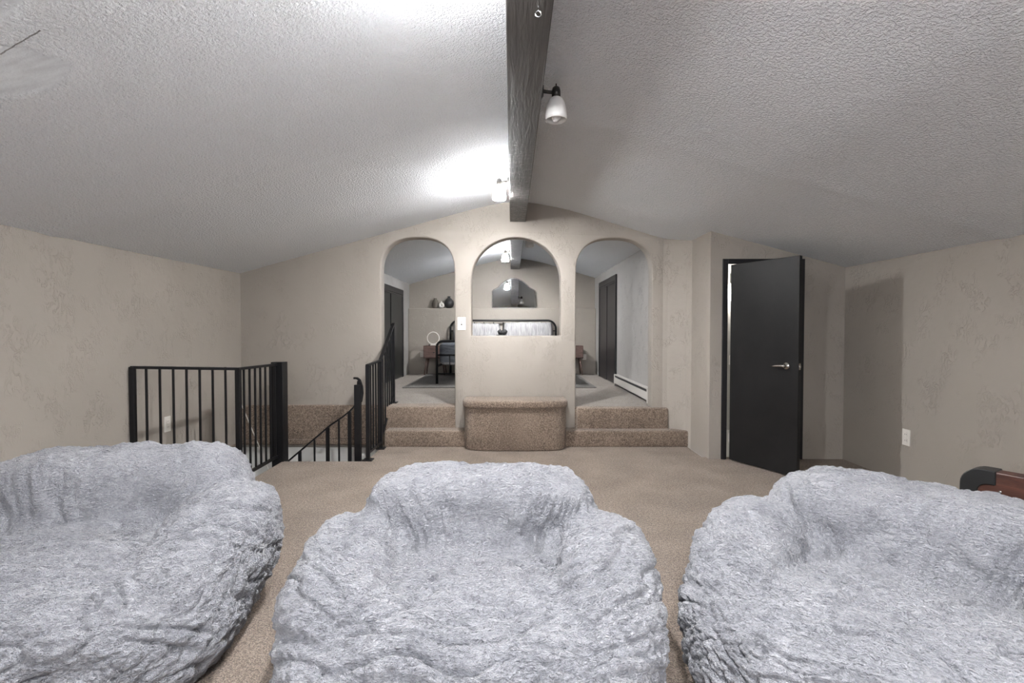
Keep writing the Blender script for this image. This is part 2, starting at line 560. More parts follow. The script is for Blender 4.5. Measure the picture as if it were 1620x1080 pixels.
def front_wall():
    """Wall behind the viewer, with a wide unseen window added to brighten the room."""
    wx0, wx1, wz0, wz1 = -1.7, 1.7, 0.75, 1.95
    bm = bmesh.new()
    def piece(x0, x1, z0, z1=None):
        n = max(1, int((x1 - x0) / 0.15))
        xs = [x0 + (x1 - x0) * i / n for i in range(n + 1)]
        poly = [(x0, z0), (x1, z0)] + ([(x1, z1), (x0, z1)] if z1 is not None else [(x, zc(x) + 0.035) for x in reversed(xs)])
        prism(bm, poly, 'y', YF - 0.12, YF)
    piece(XL - 0.1, wx0, -0.05); piece(wx1, XR + 0.1, -0.05); piece(wx0, wx1, wz1); piece(wx0, wx1, -0.05, wz0)
    tag(obj('wall_front', bm, 'plaster'), kind='structure')
    wn = bpy.data.objects.new('added_window_1', None)  # unseen window, added to let in extra light the lamps lack
    COL.objects.link(wn)
    tag(wn, kind='structure')
    def fb(name, *a):
        b_ = bmesh.new(); box(b_, *a); obj(name, b_, 'white_paint', wn)
    fb('added_window_frame', wx0, wx1, YF - 0.09, YF - 0.03, wz0, wz0 + 0.05)
    fb('added_window_frame', wx0, wx1, YF - 0.09, YF - 0.03, wz1 - 0.05, wz1)
    for x in (wx0, -0.6, 0.55, wx1 - 0.05):
        fb('added_window_frame', x, x + 0.05, YF - 0.09, YF - 0.03, wz0 + 0.05, wz1 - 0.05)
    fb('added_window_sill', wx0 - 0.05, wx1 + 0.05, YF - 0.02, YF + 0.06, wz0 - 0.03, wz0)
    ld = bpy.data.lights.new('added_window_portal', 'AREA')
    ld.shape = 'RECTANGLE'
    ld.size, ld.size_y = wx1 - wx0, wz1 - wz0
    ld.cycles.is_portal = True
    lo = bpy.data.objects.new('added_window_portal', ld)
    COL.objects.link(lo)
    lo.location = (0, YF - 0.13, (wz0 + wz1) / 2)
    lo.rotation_euler = (math.radians(90), 0, 0)
front_wall()
# door wall: two side pieces and a header around the doorway
DX0, DX1, DZ = 2.213, 3.073, 2.114
def door_wall():
    bm = bmesh.new()
    def piece(x0, x1, z0):
        n = max(1, int((x1 - x0) / 0.15))
        xs = [x0 + (x1 - x0) * i / n for i in range(n + 1)]
        poly = [(x0, z0), (x1, z0)] + [(x, zc(x) + 0.035) for x in reversed(xs)]
        prism(bm, poly, 'y', YD, YD + 0.12)
    piece(2.087, DX0 + 0.02, -0.02)
    piece(DX1 - 0.02, XR + 0.02, -0.02)
    piece(DX0 + 0.02, DX1 - 0.02, DZ - 0.02)
    tag(obj('wall_door_side', bm, 'plaster'), kind='structure')
door_wall()

# --- main floor with the stair well cut out
def build_floor():
    bm = bmesh.new()
    A = [(XL - 0.05, YF - 0.05), (XR + 0.05, YF - 0.05), (XR + 0.05, YD + 0.10), (2.06, YD + 0.10), (2.06, YB + 0.1), (-1.53, YB + 0.1),
         (-1.53, 5.12), (-2.40, 5.12), (-2.40, 4.40), (XL - 0.05, 4.20)]
    prism(bm, A, 'z', -0.10, 0.0, 0.012, 2)
    return tag(obj('floor', bm, 'carpet', smooth=False), kind='structure')
build_floor()
# white liner of the well under the floor edge, lower floor, treads
def well():
    bm = bmesh.new()
    for a, b in (((-1.53, YB), (-1.53, 5.12)), ((-1.53, 5.12), (-2.40, 5.12)), ((-2.40, 5.12), (-2.40, 4.40)), ((-2.40, 4.40), (XL, 4.21))):
        a, b = Vector(a), Vector(b)
        d = (b - a).normalized()
        nrm = Vector((d.y, -d.x)) * -0.06
        q = [a, b, b - nrm * -1, a - nrm * -1]
        prism(bm, [(p.x, p.y) for p in q], 'z', -2.5, -0.10)
    tag(obj('wall_well_side', bm, 'white_paint'), kind='structure')
    bm = bmesh.new()
    box(bm, XL - 0.10, -1.5, YB + 0.01, YB + 0.12, -2.5, -0.052)
    tag(obj('wall_well_back', bm, 'white_paint'), kind='structure')
    bm = bmesh.new()
    box(bm, XL - 0.10, XL - 0.0, 2.0, YB + 0.01, -2.5, -0.052)
    tag(obj('wall_well_left', bm, 'white_paint'), kind='structure')
    bm = bmesh.new()
    box(bm, XL, -1.3, 2.0, YB, -2.6, -2.5)
    tag(obj('floor_lower', bm, 'carpet'), kind='structure')
    st = bpy.data.objects.new('well_stairs', None)
    COL.objects.link(st)
    tag(st, kind='structure')
    for i in range(3):
        bm = bmesh.new()
        box(bm, -1.55 - 0.28 * (i + 1), -1.53 - 0.28 * i, 5.20, YB, -0.19 * (i + 1) - 0.19, -0.19 * (i + 1), 0.02)
        obj('tread', bm, 'carpet', st)
    bm = bmesh.new()
    box(bm, XL, -2.37, 5.13, YB, -0.95, -0.62, 0.02)
    obj('landing', bm, 'carpet', st)
    for i in range(6):
        bm = bmesh.new()
        box(bm, XL, -2.48, 5.14 - 0.27 * (i + 1), 5.16 - 0.27 * i, -0.81 - 0.19 * (i + 1), -0.81 - 0.19 * i, 0.02)
        obj('tread', bm, 'carpet', st)
well()
# carpet wrapped over the wall foot above the well
bm = bmesh.new()
box(bm, XL, -1.55, YB - 0.035, YB + 0.01, 0.055, 0.468, 0.014)
box(bm, XL, -1.55, YB - 0.045, YB + 0.01, -0.012, 0.058, 0.016)
tag(obj('trim_1', bm, 'carpet', smooth=False), kind='structure')
bm = bmesh.new()
box(bm, XL - 0.01, XL + 0.03, 4.24, YB - 0.04, -0.06, 0.03, 0.012)
tag(obj('trim_2', bm, 'carpet'), kind='structure')

# --- two carpeted steps and the raised floor
def steps():
    bm = bmesh.new()
    box(bm, -1.50, 2.083, 5.745, YB + 0.06, -0.01, 0.19, 0.028, 4)
    tag(autosmooth(obj('step_lower', bm, 'carpet')), kind='structure')
    bm = bmesh.new()
    box(bm, -1.60, -0.672, YB + 0.004, YB + 0.3, -0.04, ZB + 0.003, 0.026, 4)
    tag(autosmooth(obj('step_upper', bm, 'carpet')), kind='structure')
    bm = bmesh.new()
    box(bm, 0.775, 1.875, YB - 0.055, YB + 0.02, 0.15, ZB - 0.004, 0.026, 4)
    box(bm, 0.75, 1.70, YB + 0.004, YB + 0.3, -0.04, ZB - 0.004, 0.02, 4)
    tag(autosmooth(obj('step_upper', bm, 'carpet')), kind='structure')
    bm = bmesh.new()
    box(bm, -2.25, 1.83, YB + 0.17, YBED, ZB - 0.12, ZB)
    box(bm, -1.56, -0.70, YB + 0.05, YB + 0.18, ZB - 0.12, ZB)
    box(bm, 0.78, 1.67, YB + 0.05, YB + 0.18, ZB - 0.12, ZB)
    tag(obj('floor_bedroom', bm, 'carpet_pale'), kind='structure')
steps()

# --- bedroom walls
BXL, BXR = -2.19, 1.77
YLD = 10.40
wall_strip('wall_bedroom_left', [(BXL, YB + 0.175), (BXL, YBED + 0.05)], 0.10, ZB - 0.1, 'plaster_grey')
wall_strip('wall_bedroom_right', [(BXR, YBED + 0.05), (BXR, YB + 0.175)], 0.08, ZB - 0.1, 'plaster_grey')
wall_strip('wall_bedroom_far', [(BXL - 0.1, YBED), (BXR + 0.1, YBED)], 0.12, ZB - 0.1, 'plaster')
bm = bmesh.new()
box(bm, BXL, BXR, YLD, YBED + 0.01, ZB - 0.02, 1.83, 0.015, 2)
tag(obj('wall_bedroom_ledge', bm, 'plaster'), kind='structure')

def closet(idx, x, y0, y1, z1, sgn, pm):
    """Closet door on a side wall; sgn points into the room."""
    root = bpy.data.objects.new('door_%d' % idx, None)
    COL.objects.link(root)
    root.location = (x, (y0 + y1) / 2, ZB)
    tag(root, kind='structure')
    h, hw = z1 - ZB, (y1 - y0) / 2
    def bx(name, a0, a1, b0, b1, c0, c1, mat, par=root):
        b_ = bmesh.new()
        lo, hi = sorted((sgn * a0, sgn * a1))
        box(b_, lo, hi, b0, b1, c0, c1, 0.004)
        return obj(name, b_, mat, par)
    for s in (-1, 1):
        lo, hi = sorted((s * hw, s * (hw - 0.085)))
        bx('door_jamb', -0.01, 0.03, lo, hi, 0.003, h, 'black_trim')
    bx('door_head', -0.01, 0.03, -hw + 0.085, hw - 0.085, h - 0.10, h, 'black_trim')
    iw = hw - 0.085
    for k in range(2):
        a = -iw + k * iw
        bx('door_leaf', -0.01, 0.012 + 0.010 * k, a + 0.003, a + iw - 0.003, 0.012, h - 0.11, pm)
    bx('door_track', 0.0, 0.026, -iw, iw, h - 0.135, h - 0.103, 'black_trim')
closet(2, BXL, 7.85, 9.85, 2.16, 1, 'closet_door')
closet(3, BXR, 8.32, 9.92, 2.31, -1, 'closet_door_brown')

# --- bathroom glimpsed through the hinge gap
def bathroom():
    bm = bmesh.new()
    box(bm, 2.15, XR + 0.1, 6.75, 6.85, -0.02, 2.3)
    box(bm, 2.10, 2.20, 5.32, 6.85, -0.02, 2.36)
    box(bm, XR + 0.0, XR + 0.1, 5.32, 6.85, -0.02, 2.02)
    tag(obj('wall_bathroom', bm, 'white_paint'), kind='structure')
    bm = bmesh.new()
    box(bm, 2.10, XR + 0.1, 5.31, 6.85, -0.12, -0.002)
    tag(obj('floor_bathroom', bm, 'white_paint'), kind='structure')
    t = thing('vanity_lamp', 'white globe wall lamp inside the room behind the black door', 'lamp', (2.95, 6.72, 1.85))
    b_ = bmesh.new(); lathe(b_, [(0, 0), (0.06, 0), (0.06, 0.015), (0, 0.015)], 20, Matrix.Translation((0, 0.03, 0)) @ Matrix.Rotation(math.pi / 2, 4, 'X'))
    obj('backplate', b_, 'nickel', t)
    b_ = bmesh.new(); lathe(b_, [(0, -0.09), (0.05, -0.075), (0.085, -0.03), (0.09, 0.0), (0.08, 0.045), (0.045, 0.08), (0, 0.09)], 24)
    obj('globe', b_, 'bath_lamp', t, True, (0, -0.11, 0))
    b_ = bmesh.new(); tube(b_, [(0, 0.015, 0), (0, -0.03, 0)], 0.015)
    obj('arm', b_, 'nickel', t)
bathroom()

# ------------------------------------------------------------------ ceiling beam
BX0, BX1, BZ = -0.025, 0.165, 2.662
def beam(y0, y1, label):
    t = thing('ceiling_beam', label, 'beam', (0, 0, 0))
    bm = bmesh.new()
    box(bm, BX0, BX1, y0, y1, BZ, 2.93, 0.004, 1)
    # slightly uneven hewn edges
    o = obj('timber', bm, 'beam_wood', t)
    return t
b1 = beam(YF + 0.01, YB - 0.004, 'long dark wooden ridge beam running to the wall above the arches')
b2 = beam(YB + 0.184, YBED - 0.004, 'dark wooden ridge beam in the bedroom seen through the arched opening')
bm = bmesh.new()
torus(bm, 0.0115, 0.0022, Matrix.Translation((0.105, 2.0, BZ - 0.032)) @ Matrix.Rotation(math.pi / 2, 4, 'X'), 24, 8)
tube(bm, [(0.105, 2.0, BZ + 0.002), (0.105, 2.0, BZ - 0.02)], 0.003, 8)
tag(obj('eye_hook', bm, 'steel'), 'small steel screw eye hook under the dark beam', 'hook')

# ------------------------------------------------------------------ beam lamps
def make_lamp(y, side, lit, label, z=2.79):
    """side -1: on the left face of the beam, +1: on the right face."""
    x = BX0 if side < 0 else BX1
    t = thing('beam_spotlight', label, 'lamp', (x, y, z), 0, 'glass lamps along the ridge beam')
    bm = bmesh.new()
    lathe(bm, [(0, 0), (0.045, 0), (0.045, 0.010), (0.030, 0.022), (0, 0.024)], 24, Matrix.Rotation(side * math.pi / 2, 4, 'Y'))
    obj('canopy', bm, 'bronze', t, True)
    cx = side * 0.098
    bm = bmesh.new()
    tube(bm, [(side * 0.015, 0, 0), (side * 0.05, 0, -0.006), (cx, 0, -0.01)], 0.010)
    obj('arm', bm, 'bronze', t, True)
    bm = bmesh.new()
    lathe(bm, [(0, 0.028), (0.012, 0.028), (0.022, 0.020), (0.026, 0.0), (0.026, -0.040), (0, -0.040)], 20)
    tube(bm, [(0, 0, 0.02), (0, 0, 0.045)], 0.004, 8)
    obj('socket', bm, 'bronze', t, True, (cx, 0, -0.002))
    bm = bmesh.new()
    lathe(bm, [(0.022, 0.0), (0.036, -0.010), (0.052, -0.035), (0.061, -0.070), (0.065, -0.110), (0.064, -0.135), (0.060, -0.138),
               (0.059, -0.110), (0.055, -0.072), (0.046, -0.038), (0.030, -0.014), (0.018, -0.004)], 32)
    obj('glass_shade', bm, 'shade_lit' if lit else 'shade_frosted', t, True, (cx, 0, -0.036))
    bm = bmesh.new()
    lathe(bm, [(0, -0.145), (0.014, -0.142), (0.025, -0.130), (0.029, -0.115), (0.026, -0.095), (0.014, -0.06), (0.012, -0.0), (0, 0)], 14)
    obj('bulb', bm, 'bulb_lit' if lit else 'shade_frosted', t, True, (cx, 0, -0.036))
    return t
make_lamp(4.75, -1, True, 'glowing frosted glass lamp on the beam just before the arched wall')
make_lamp(2.97, 1, False, 'unlit frosted glass lamp on the right face of the beam')
make_lamp(1.70, -1, True, 'glowing frosted glass lamp on the beam above the beanbag chairs')
make_lamp(-0.30, 1, True, 'added unseen glass lamp on the beam behind the viewer, brightening the room')  # added out of view to lift the room brightness
make_lamp(-1.60, -1, True, 'added unseen glass lamp on the beam near the end wall, for fill light')  # second lamp added out of view as fill light
make_lamp(9.00, -1, True, 'glowing frosted glass lamp on the bedroom beam above the bed')
make_lamp(7.45, 1, False, 'unlit frosted glass lamp on the bedroom beam')

# ------------------------------------------------------------------ carpeted bench
def bench():
    t = thing('carpeted_bench', 'brown carpeted bench with rounded front below the middle arch', 'bench', (0.037, YB - 0.003, 0))
    hw = 0.60
    def outline(hw, d, inset=0.0):
        pts = [(-hw, 0.0)]
        n = 24
        for i in range(n + 1):
            s = -1 + 2 * i / n
            ang = math.pi * (1 - (i / n))
            x = hw * math.copysign(abs(math.cos(ang)) ** 0.38, math.cos(ang))
            y = -0.20 - (d - 0.20) * abs(math.sin(ang)) ** 0.85
            pts.append((x, y))
        pts.append((hw, 0.0))
        return pts
    bm = bmesh.new()
    prism(bm, outline(hw - 0.012, 0.40), 'z', 0.0, 0.50, 0.02, 3)
    autosmooth(obj('bench_body', bm, 'carpet', t))
    bm = bmesh.new()
    prism(bm, outline(hw + 0.008, 0.425), 'z', 0.475, 0.572, 0.036, 5)
    autosmooth(obj('bench_top', bm, 'carpet', t))
bench()

# ------------------------------------------------------------------ railings
def sq(bm, x, y, z0, z1, r, rz=0.0):
    t = bmesh.new()
    box(t, -r, r, -r, r, z0, z1, min(0.003, r * 0.3), 1)
    merge(bm, t, Matrix.Translation((x, y, 0)) @ Matrix.Rotation(rz, 4, 'Z'))
def part(name, par, fn, mat='black_iron', smooth=False):
    bm = bmesh.new()
    fn(bm)
    return obj(name, bm, mat, par, smooth)
def landing_rail():
    t = thing('landing_railing', 'black iron railing with thick newel post around the stairwell', 'railing', (0, 0, 0))
    C = Vector((-2.44, 4.385)); L = Vector((XL + 0.025, 4.195)); R = Vector((-2.44, 5.10))
    part('post', t, lambda b: sq(b, L.x, L.y, 0.0, 1.055, 0.020))
    part('post', t, lambda b: sq(b, C.x, C.y, -0.02, 1.03, 0.021))
    part('newel_post', t, lambda b: box(b, -2.495, -2.375, 5.09, 5.21, -0.15, 1.035, 0.004))
    part('top_rail', t, lambda b: tube(b, [(L.x - 0.012, L.y, 1.05), (C.x, C.y, 1.022)], 0, rect=(0.016, 0.012)))
    part('top_rail', t, lambda b: tube(b, [(C.x, C.y - 0.01, 1.022), (R.x, R.y, 1.012)], 0, rect=(0.016, 0.012)))
    part('bottom_rail', t, lambda b: tube(b, [(L.x, L.y, 0.06), (C.x, C.y, 0.045)], 0, rect=(0.012, 0.012)))
    part('bottom_rail', t, lambda b: tube(b, [(C.x, C.y, 0.045), (R.x, R.y, 0.055)], 0, rect=(0.012, 0.014)))
    for i in range(7):
        p = L.lerp(C, (i + 1) / 8)
        part('baluster', t, lambda b: sq(b, p.x, p.y, 0.05, 1.04, 0.0085, 0.2))
    for i in range(7):
        p = C.lerp(R, (i + 0.95) / 7.35)
        part('baluster', t, lambda b: sq(b, p.x, p.y, 0.05, 1.015, 0.0085))
landing_rail()
def step_rail():
    t = thing('step_railing', 'black iron railing climbing beside the carpeted steps into the bedroom', 'railing', (0, 0, 0))
    x = -1.512
    ya, yb_, yc = 5.155, 5.66, 6.27
    part('post', t, lambda b: sq(b, x, ya, 0.0, 1.00, 0.019))
    part('post', t, lambda b: sq(b, x, yb_, 0.0, 1.03, 0.019))
    part('post', t, lambda b: sq(b, x, yc, ZB, 1.44, 0.019))
    for y, z in ((ya, 0.0), (yb_, 0.0), (yc, ZB)):
        part('foot_plate', t, lambda b: box(b, x - 0.05, x + 0.05, y - 0.05, y + 0.05, z, z + 0.012, 0.003))
    part('top_rail', t, lambda b: tube(b, [(x, ya - 0.02, 1.00), (x, yb_, 1.02)], 0, rect=(0.016, 0.010)))
    part('top_rail', t, lambda b: tube(b, [(x, yb_ - 0.01, 1.02), (x, yc + 0.02, 1.45)], 0, rect=(0.018, 0.010)))
    part('bottom_rail', t, lambda b: tube(b, [(x, ya, 0.075), (x, yb_, 0.075)], 0, rect=(0.011, 0.011)))
    part('bottom_rail', t, lambda b: tube(b, [(x, yb_, 0.10), (x, yc, 0.53)], 0, rect=(0.011, 0.011)))
    for i in range(4):
        y = ya + (yb_ - ya) * (i + 1) / 5
        part('baluster', t, lambda b: sq(b, x, y, 0.07, 1.01, 0.0085))
    for i in range(5):
        f = (i + 1) / 6
        y = yb_ + (yc - yb_) * f
        part('baluster', t, lambda b: sq(b, x, y, 0.10 + 0.43 * f, 1.02 + 0.43 * f, 0.0085))
step_rail()
def down_rail():
    t = thing('stair_handrail', 'black iron handrail sweeping down into the stairwell', 'railing', (0, 0, 0))
    y = 5.29
    part('post', t, lambda b: box(b, -1.695, -1.625, y - 0.02, y + 0.02, -0.19, 0.78, 0.004))
    part('scroll_end', t, lambda b: tube(b, [(-1.70, y, 0.852), (-1.665, y, 0.85), (-1.640, y, 0.83), (-1.622, y, 0.76), (-1.617, y, 0.69), (-1.625, y, 0.60), (-1.67, y, 0.54)], 0, rect=(0.018, 0.010)))
    part('top_rail', t, lambda b: tube(b, [(-1.645, y, 0.82), (-1.655, y, 0.70), (-1.675, y, 0.57), (-1.74, y, 0.50), (-1.82, y, 0.435), (-1.96, y, 0.34), (-2.10, y, 0.22), (-2.26, y, 0.085), (-2.42, y, -0.05), (-2.75, y, -0.31)], 0, rect=(0.018, 0.008)))
    def zr(x):
        P = [(-2.75, -0.31), (-2.42, -0.05), (-2.26, 0.085), (-2.10, 0.22), (-1.96, 0.34), (-1.82, 0.435), (-1.74, 0.50), (-1.6, 0.6)]
        for (a, za), (b, zb) in zip(P[:-1], P[1:]):
            if x <= b:
                return za + (zb - za) * (x - a) / (b - a)
    for px, r in ((552, 0.017), (535, 0.0085), (517, 0.017), (496, 0.0085), (472.5, 0.015)):
        x = (px - 810) * y / 780
        k = int((-1.53 - x) / 0.28)
        part('baluster', t, lambda b: sq(b, x, y, -0.19 * (min(k, 2) + 1) if k < 3 else -0.62, zr(x), r))
    part('post', t, lambda b: sq(b, -2.74, y, -0.62, -0.28, 0.017))
down_rail()
# thin white rod leaning in the corner of the well
bm = bmesh.new()
tube(bm, [(-3.215, 5.83, 0.50), (-2.99, 5.83, -0.05), (-2.76, 5.80, -0.615)], 0.006, 8)
tag(obj('thin_rod', bm, 'white_plastic', smooth=True), 'thin pale rod leaning in the stairwell corner behind the railing', 'rod')

# ------------------------------------------------------------------ black door
def black_door():
    fr = bpy.data.objects.new('door_1', None)
    COL.objects.link(fr)
    fr.location = ((DX0 + DX1) / 2, YD, 0)
    tag(fr, kind='structure')
    hw = (DX1 - DX0) / 2
    for s in (-1, 1):
        lo, hi = sorted((s * hw, s * (hw - 0.055)))
        part('door_jamb', fr, lambda b: box(b, lo, hi, -0.015, 0.125, 0, DZ, 0.003), 'black_trim')
    part('door_head', fr, lambda b: box(b, -hw + 0.055, hw - 0.055, -0.015, 0.125, DZ - 0.055, DZ, 0.003), 'black_trim')
    # leaf, swung into the room
    ang = math.atan2(-0.889, 0.458)
    hx, hy = 2.300, YD - 0.035
    lf = thing('black_door_leaf', 'plain black door standing ajar with a nickel lever handle', 'door', (hx, hy, 0.012), ang)
    W, H = 0.735, 2.035
    part('door_panel', lf, lambda b: box(b, 0.0, W, -0.02, 0.02, 0.0, H, 0.0025), 'black_door')
    hz = 1.02
    for s in (-1, 1):
        M = Matrix.Translation((W - 0.115, s * 0.02, hz)) @ Matrix.Rotation(-s * math.pi / 2, 4, 'X')
        h = bpy.data.objects.new('lever_handle', None)
        bm = bmesh.new()
        lathe(bm, [(0, 0), (0.034, 0), (0.034, 0.004), (0.029, 0.011), (0.013, 0.014), (0.012, 0.045), (0.014, 0.05), (0, 0.052)], 28, M)
        hd = obj('lever_handle', bm, 'nickel', lf, True)
        bm = bmesh.new()
        y = s * 0.062
        tube(bm, [(W - 0.108, y, hz), (W - 0.15, y, hz), (W - 0.20, y * 1.03, hz - 0.004), (W - 0.238, y * 1.02, hz - 0.010)], [0.012, 0.011, 0.009, 0.006], 12)
        obj('lever', bm, 'nickel', hd, True)
        bpy.data.objects.remove(h)
    part('latch_plate', lf, lambda b: box(b, W - 0.002, W + 0.0015, -0.0125, 0.0125, hz - 0.03, hz + 0.03, 0.0005), 'nickel')
    part('latch_bolt', lf, lambda b: box(b, W, W + 0.011, -0.006, 0.006, hz - 0.011, hz + 0.011, 0.002), 'nickel')
    for z in (1.90, 1.04, 0.22):
        hg = part('hinge', lf, lambda b: box(b, -0.032, 0.002, 0.004, 0.010, z - 0.05, z + 0.05, 0.001), 'white_plastic')
        part('hinge_pin', hg, lambda b: tube(b, [(-0.014, 0.012, z - 0.056), (-0.014, 0.012, z + 0.056)], 0.007, 10), 'white_plastic', True)
black_door()

# ------------------------------------------------------------------ plates on the walls
def plate(name, label, cat, loc, rz, w_, h_, kind):
    t = thing(name, label, cat, loc, rz)
    part('cover_plate', t, lambda b: box(b, -w_ / 2, w_ / 2, -0.008, 0.0, -h_ / 2, h_ / 2, 0.003), 'white_plastic')
    if kind == 'switch':
        part('toggle', t, lambda b: box(b, -0.006, 0.006, -0.022, -0.006, -0.004, 0.016, 0.002), 'white_plastic')
        part('toggle_slot', t, lambda b: box(b, -0.008, 0.008, -0.009, -0.007, -0.018, 0.020, 0.0005), 'slot_dark')
    else:
        for s in (-1, 1):
            r = part('receptacle', t, lambda b: lathe(b, [(0, 0.0), (0.022, 0.0), (0.022, 0.003), (0, 0.003)], 20,
                     Matrix.Translation((0, -0.008, s * h_ * 0.19)) @ Matrix.Rotation(math.pi / 2, 4, 'X')), 'ceramic_white')
            for k in (-1, 1):
                part('socket_slot', r, lambda b: box(b, k * 0.008 - 0.0015, k * 0.008 + 0.0015, -0.0115, -0.0105, s * h_ * 0.19 - 0.006, s * h_ * 0.19 + 0.006), 'slot_dark')
    return t
plate('light_switch', 'white light switch on the pier between the arches', 'switch', (-0.605, YB, 1.445), 0, 0.10, 0.155, 'switch')
plate('wall_outlet', 'white power outlet on the wall beside the shadow of the black door', 'outlet', (XR, 4.36, 0.415), -math.pi / 2, 0.085, 0.145, 'outlet')
plate('wall_outlet', 'white power outlet on the wall behind the iron railing', 'outlet', (XL, 4.64, 0.48), math.pi / 2, 0.085, 0.145, 'outlet')
plate('wall_outlet', 'small white outlet beside the nightstand with the ring lamp', 'outlet', (-1.90, YLD, 0.86), 0, 0.08, 0.12, 'outlet')
plate('wall_outlet', 'small white outlet beside the bare nightstand', 'outlet', (1.53, YLD, 0.80), 0, 0.08, 0.12, 'outlet')

# ------------------------------------------------------------------ baseboard heater
def heater():
    y0, y1 = 6.16, 8.22
    t = thing('baseboard_heater', 'long cream metal baseboard heater along the bedroom wall', 'heater', (BXR, 0, ZB))
    part('back_panel', t, lambda b: box(b, -0.012, -0.002, y0, y1, 0.012, 0.19, 0.002), 'heater_enamel')
    part('front_cover', t, lambda b: box(b, -0.066, -0.056, y0 + 0.05, y1 - 0.05, 0.045, 0.145, 0.003), 'heater_enamel')
    part('fin_element', t, lambda b: box(b, -0.054, -0.014, y0 + 0.05, y1 - 0.05, 0.05, 0.13), 'heater_slot')
    part('top_hood', t, lambda b: prism(b, [(y0, 0.178), (y1, 0.178), (y1, 0.19), (y0, 0.19)], 'x', -0.066, -0.012), 'heater_enamel')
    part('damper', t, lambda b: box(b, -0.062, -0.05, y0 + 0.05, y1 - 0.05, 0.15, 0.176), 'heater_slot')
    for y in (y0, y1 - 0.06):
        part('end_cap', t, lambda b: box(b, -0.070, -0.004, y, y + 0.06, 0.006, 0.192, 0.004), 'heater_enamel')
heater()

# ------------------------------------------------------------------ bed, rug, nightstands
BCX = -0.185
bm = bmesh.new()
box(bm, -1.76, 1.355, 7.88, 10.36, ZB, ZB + 0.012, 0.004)
tag(obj('bedroom_rug', bm, 'rug'), 'grey rug under the black metal bed', 'rug')
def bed():
    zf = ZB + 0.012
    t = thing('metal_bed', 'black tubular metal bed with rounded headboard and grey bedding', 'bed', (BCX, 0, zf))
    hw = 1.10
    def hoop(y, ztop, rr, r):
        pts = [(-hw, y, 0.0)]
        for i in range(9):
            a = math.pi - (math.pi / 2) * i / 8
            pts.append((-hw + rr + rr * math.cos(a), y, ztop - rr + rr * math.sin(a)))
        for i in range(9):
            a = math.pi / 2 - (math.pi / 2) * i / 8
            pts.append((hw - rr + rr * math.cos(a), y, ztop - rr + rr * math.sin(a)))
        pts.append((hw, y, 0.0))
        b = bmesh.new()
        tube(b, pts, r, 12)
        return b
    yh, yf = 10.30, 8.42
    hb = obj('headboard', hoop(yh, 1.115, 0.17, 0.021), 'black_iron', t, True)
    for i in range(11):
        x = -hw + 0.20 * (i + 1) - 0.1
        part('headboard_bar', hb, lambda b: tube(b, [(x, yh, 0.3), (x, yh, 1.08 if 0 < i < 10 else 1.045)], 0.012, 8), smooth=True)
    part('headboard_bar', hb, lambda b: tube(b, [(-hw, yh, 0.90), (hw, yh, 0.90)], 0.012, 8), smooth=True)
    fb = obj('footboard', hoop(yf, 0.725, 0.10, 0.021), 'black_iron', t, True)
    part('footboard_bar', fb, lambda b: tube(b, [(-hw, yf, 0.49), (hw, yf, 0.49)], 0.013, 8), smooth=True)
    part('footboard_bar', fb, lambda b: tube(b, [(-hw, yf, 0.17), (hw, yf, 0.17)], 0.011, 8), smooth=True)
    for i in range(5):
        x = -hw + 0.44 * (i + 1) - 0.22
        part('footboard_bar', fb, lambda b: tube(b, [(x, yf, 0.17), (x, yf, 0.49)], 0.010, 8), smooth=True)
    for s in (-1, 1):
        part('side_rail', t, lambda b: box(b, s * hw - 0.015, s * hw + 0.015, yf, yh, 0.28, 0.32, 0.003))
        part('leg', t, lambda b: tube(b, [(s * 0.35, 9.0, 0.0), (s * 0.35, 9.0, 0.28)], 0.02, 10), smooth=True)
    part('mattress', t, lambda b: box(b, -hw + 0.05, hw - 0.05, yf + 0.05, yh - 0.04, 0.31, 0.62, 0.07, 4), 'pillow_cloth', True)
    part('blanket', t, lambda b: box(b, -hw + 0.03, hw - 0.03, yf + 0.035, 9.72, 0.33, 0.70, 0.08, 5), 'blanket', True)
bed()
def pillow(x, y, z, w_, h_, d, tilt, label):
    bm = bmesh.new()
    n = 22
    rows = []
    for side in (-1, 1):
        grid = []
        for j in range(n + 1):
            r = []
            for i in range(n + 1):
                u, v = -1 + 2 * i / n, -1 + 2 * j / n
                th = (max(0, 1 - abs(u) ** 3.2) * max(0, 1 - abs(v) ** 3.2)) ** 0.5
                ru = 0.012 * math.sin(31 * u + 3 * v) * (1 - th * 0.5)
                r.append(bm.verts.new((u * w_ / 2 * (1 - 0.05 * v * v), side * d / 2 * th + ru, v * h_ / 2 * (1 - 0.06 * u * u) + 0.006 * math.sin(17 * u))))
            grid.append(r)
        for j in range(n):
            for i in range(n):
                bm.faces.new((grid[j][i], grid[j][i + 1], grid[j + 1][i + 1], grid[j + 1][i]))
    bmesh.ops.remove_doubles(bm, verts=bm.verts, dist=1e-5)
    o = obj('bed_pillow', bm, 'pillow_cloth', None, True, (x, y, z))
    o.rotation_euler = (tilt, 0, 0)
    return tag(o, label, 'pillow', 'pillows against the headboard')
pillow(-0.72, 10.06, 1.305, 0.98, 0.42, 0.20, math.radians(-14), 'pale ruffled pillow with the black bow bundle at its corner')
pillow(0.33, 10.06, 1.315, 1.02, 0.44, 0.20, math.radians(-14), 'pale ruffled pillow at the open end of the headboard')
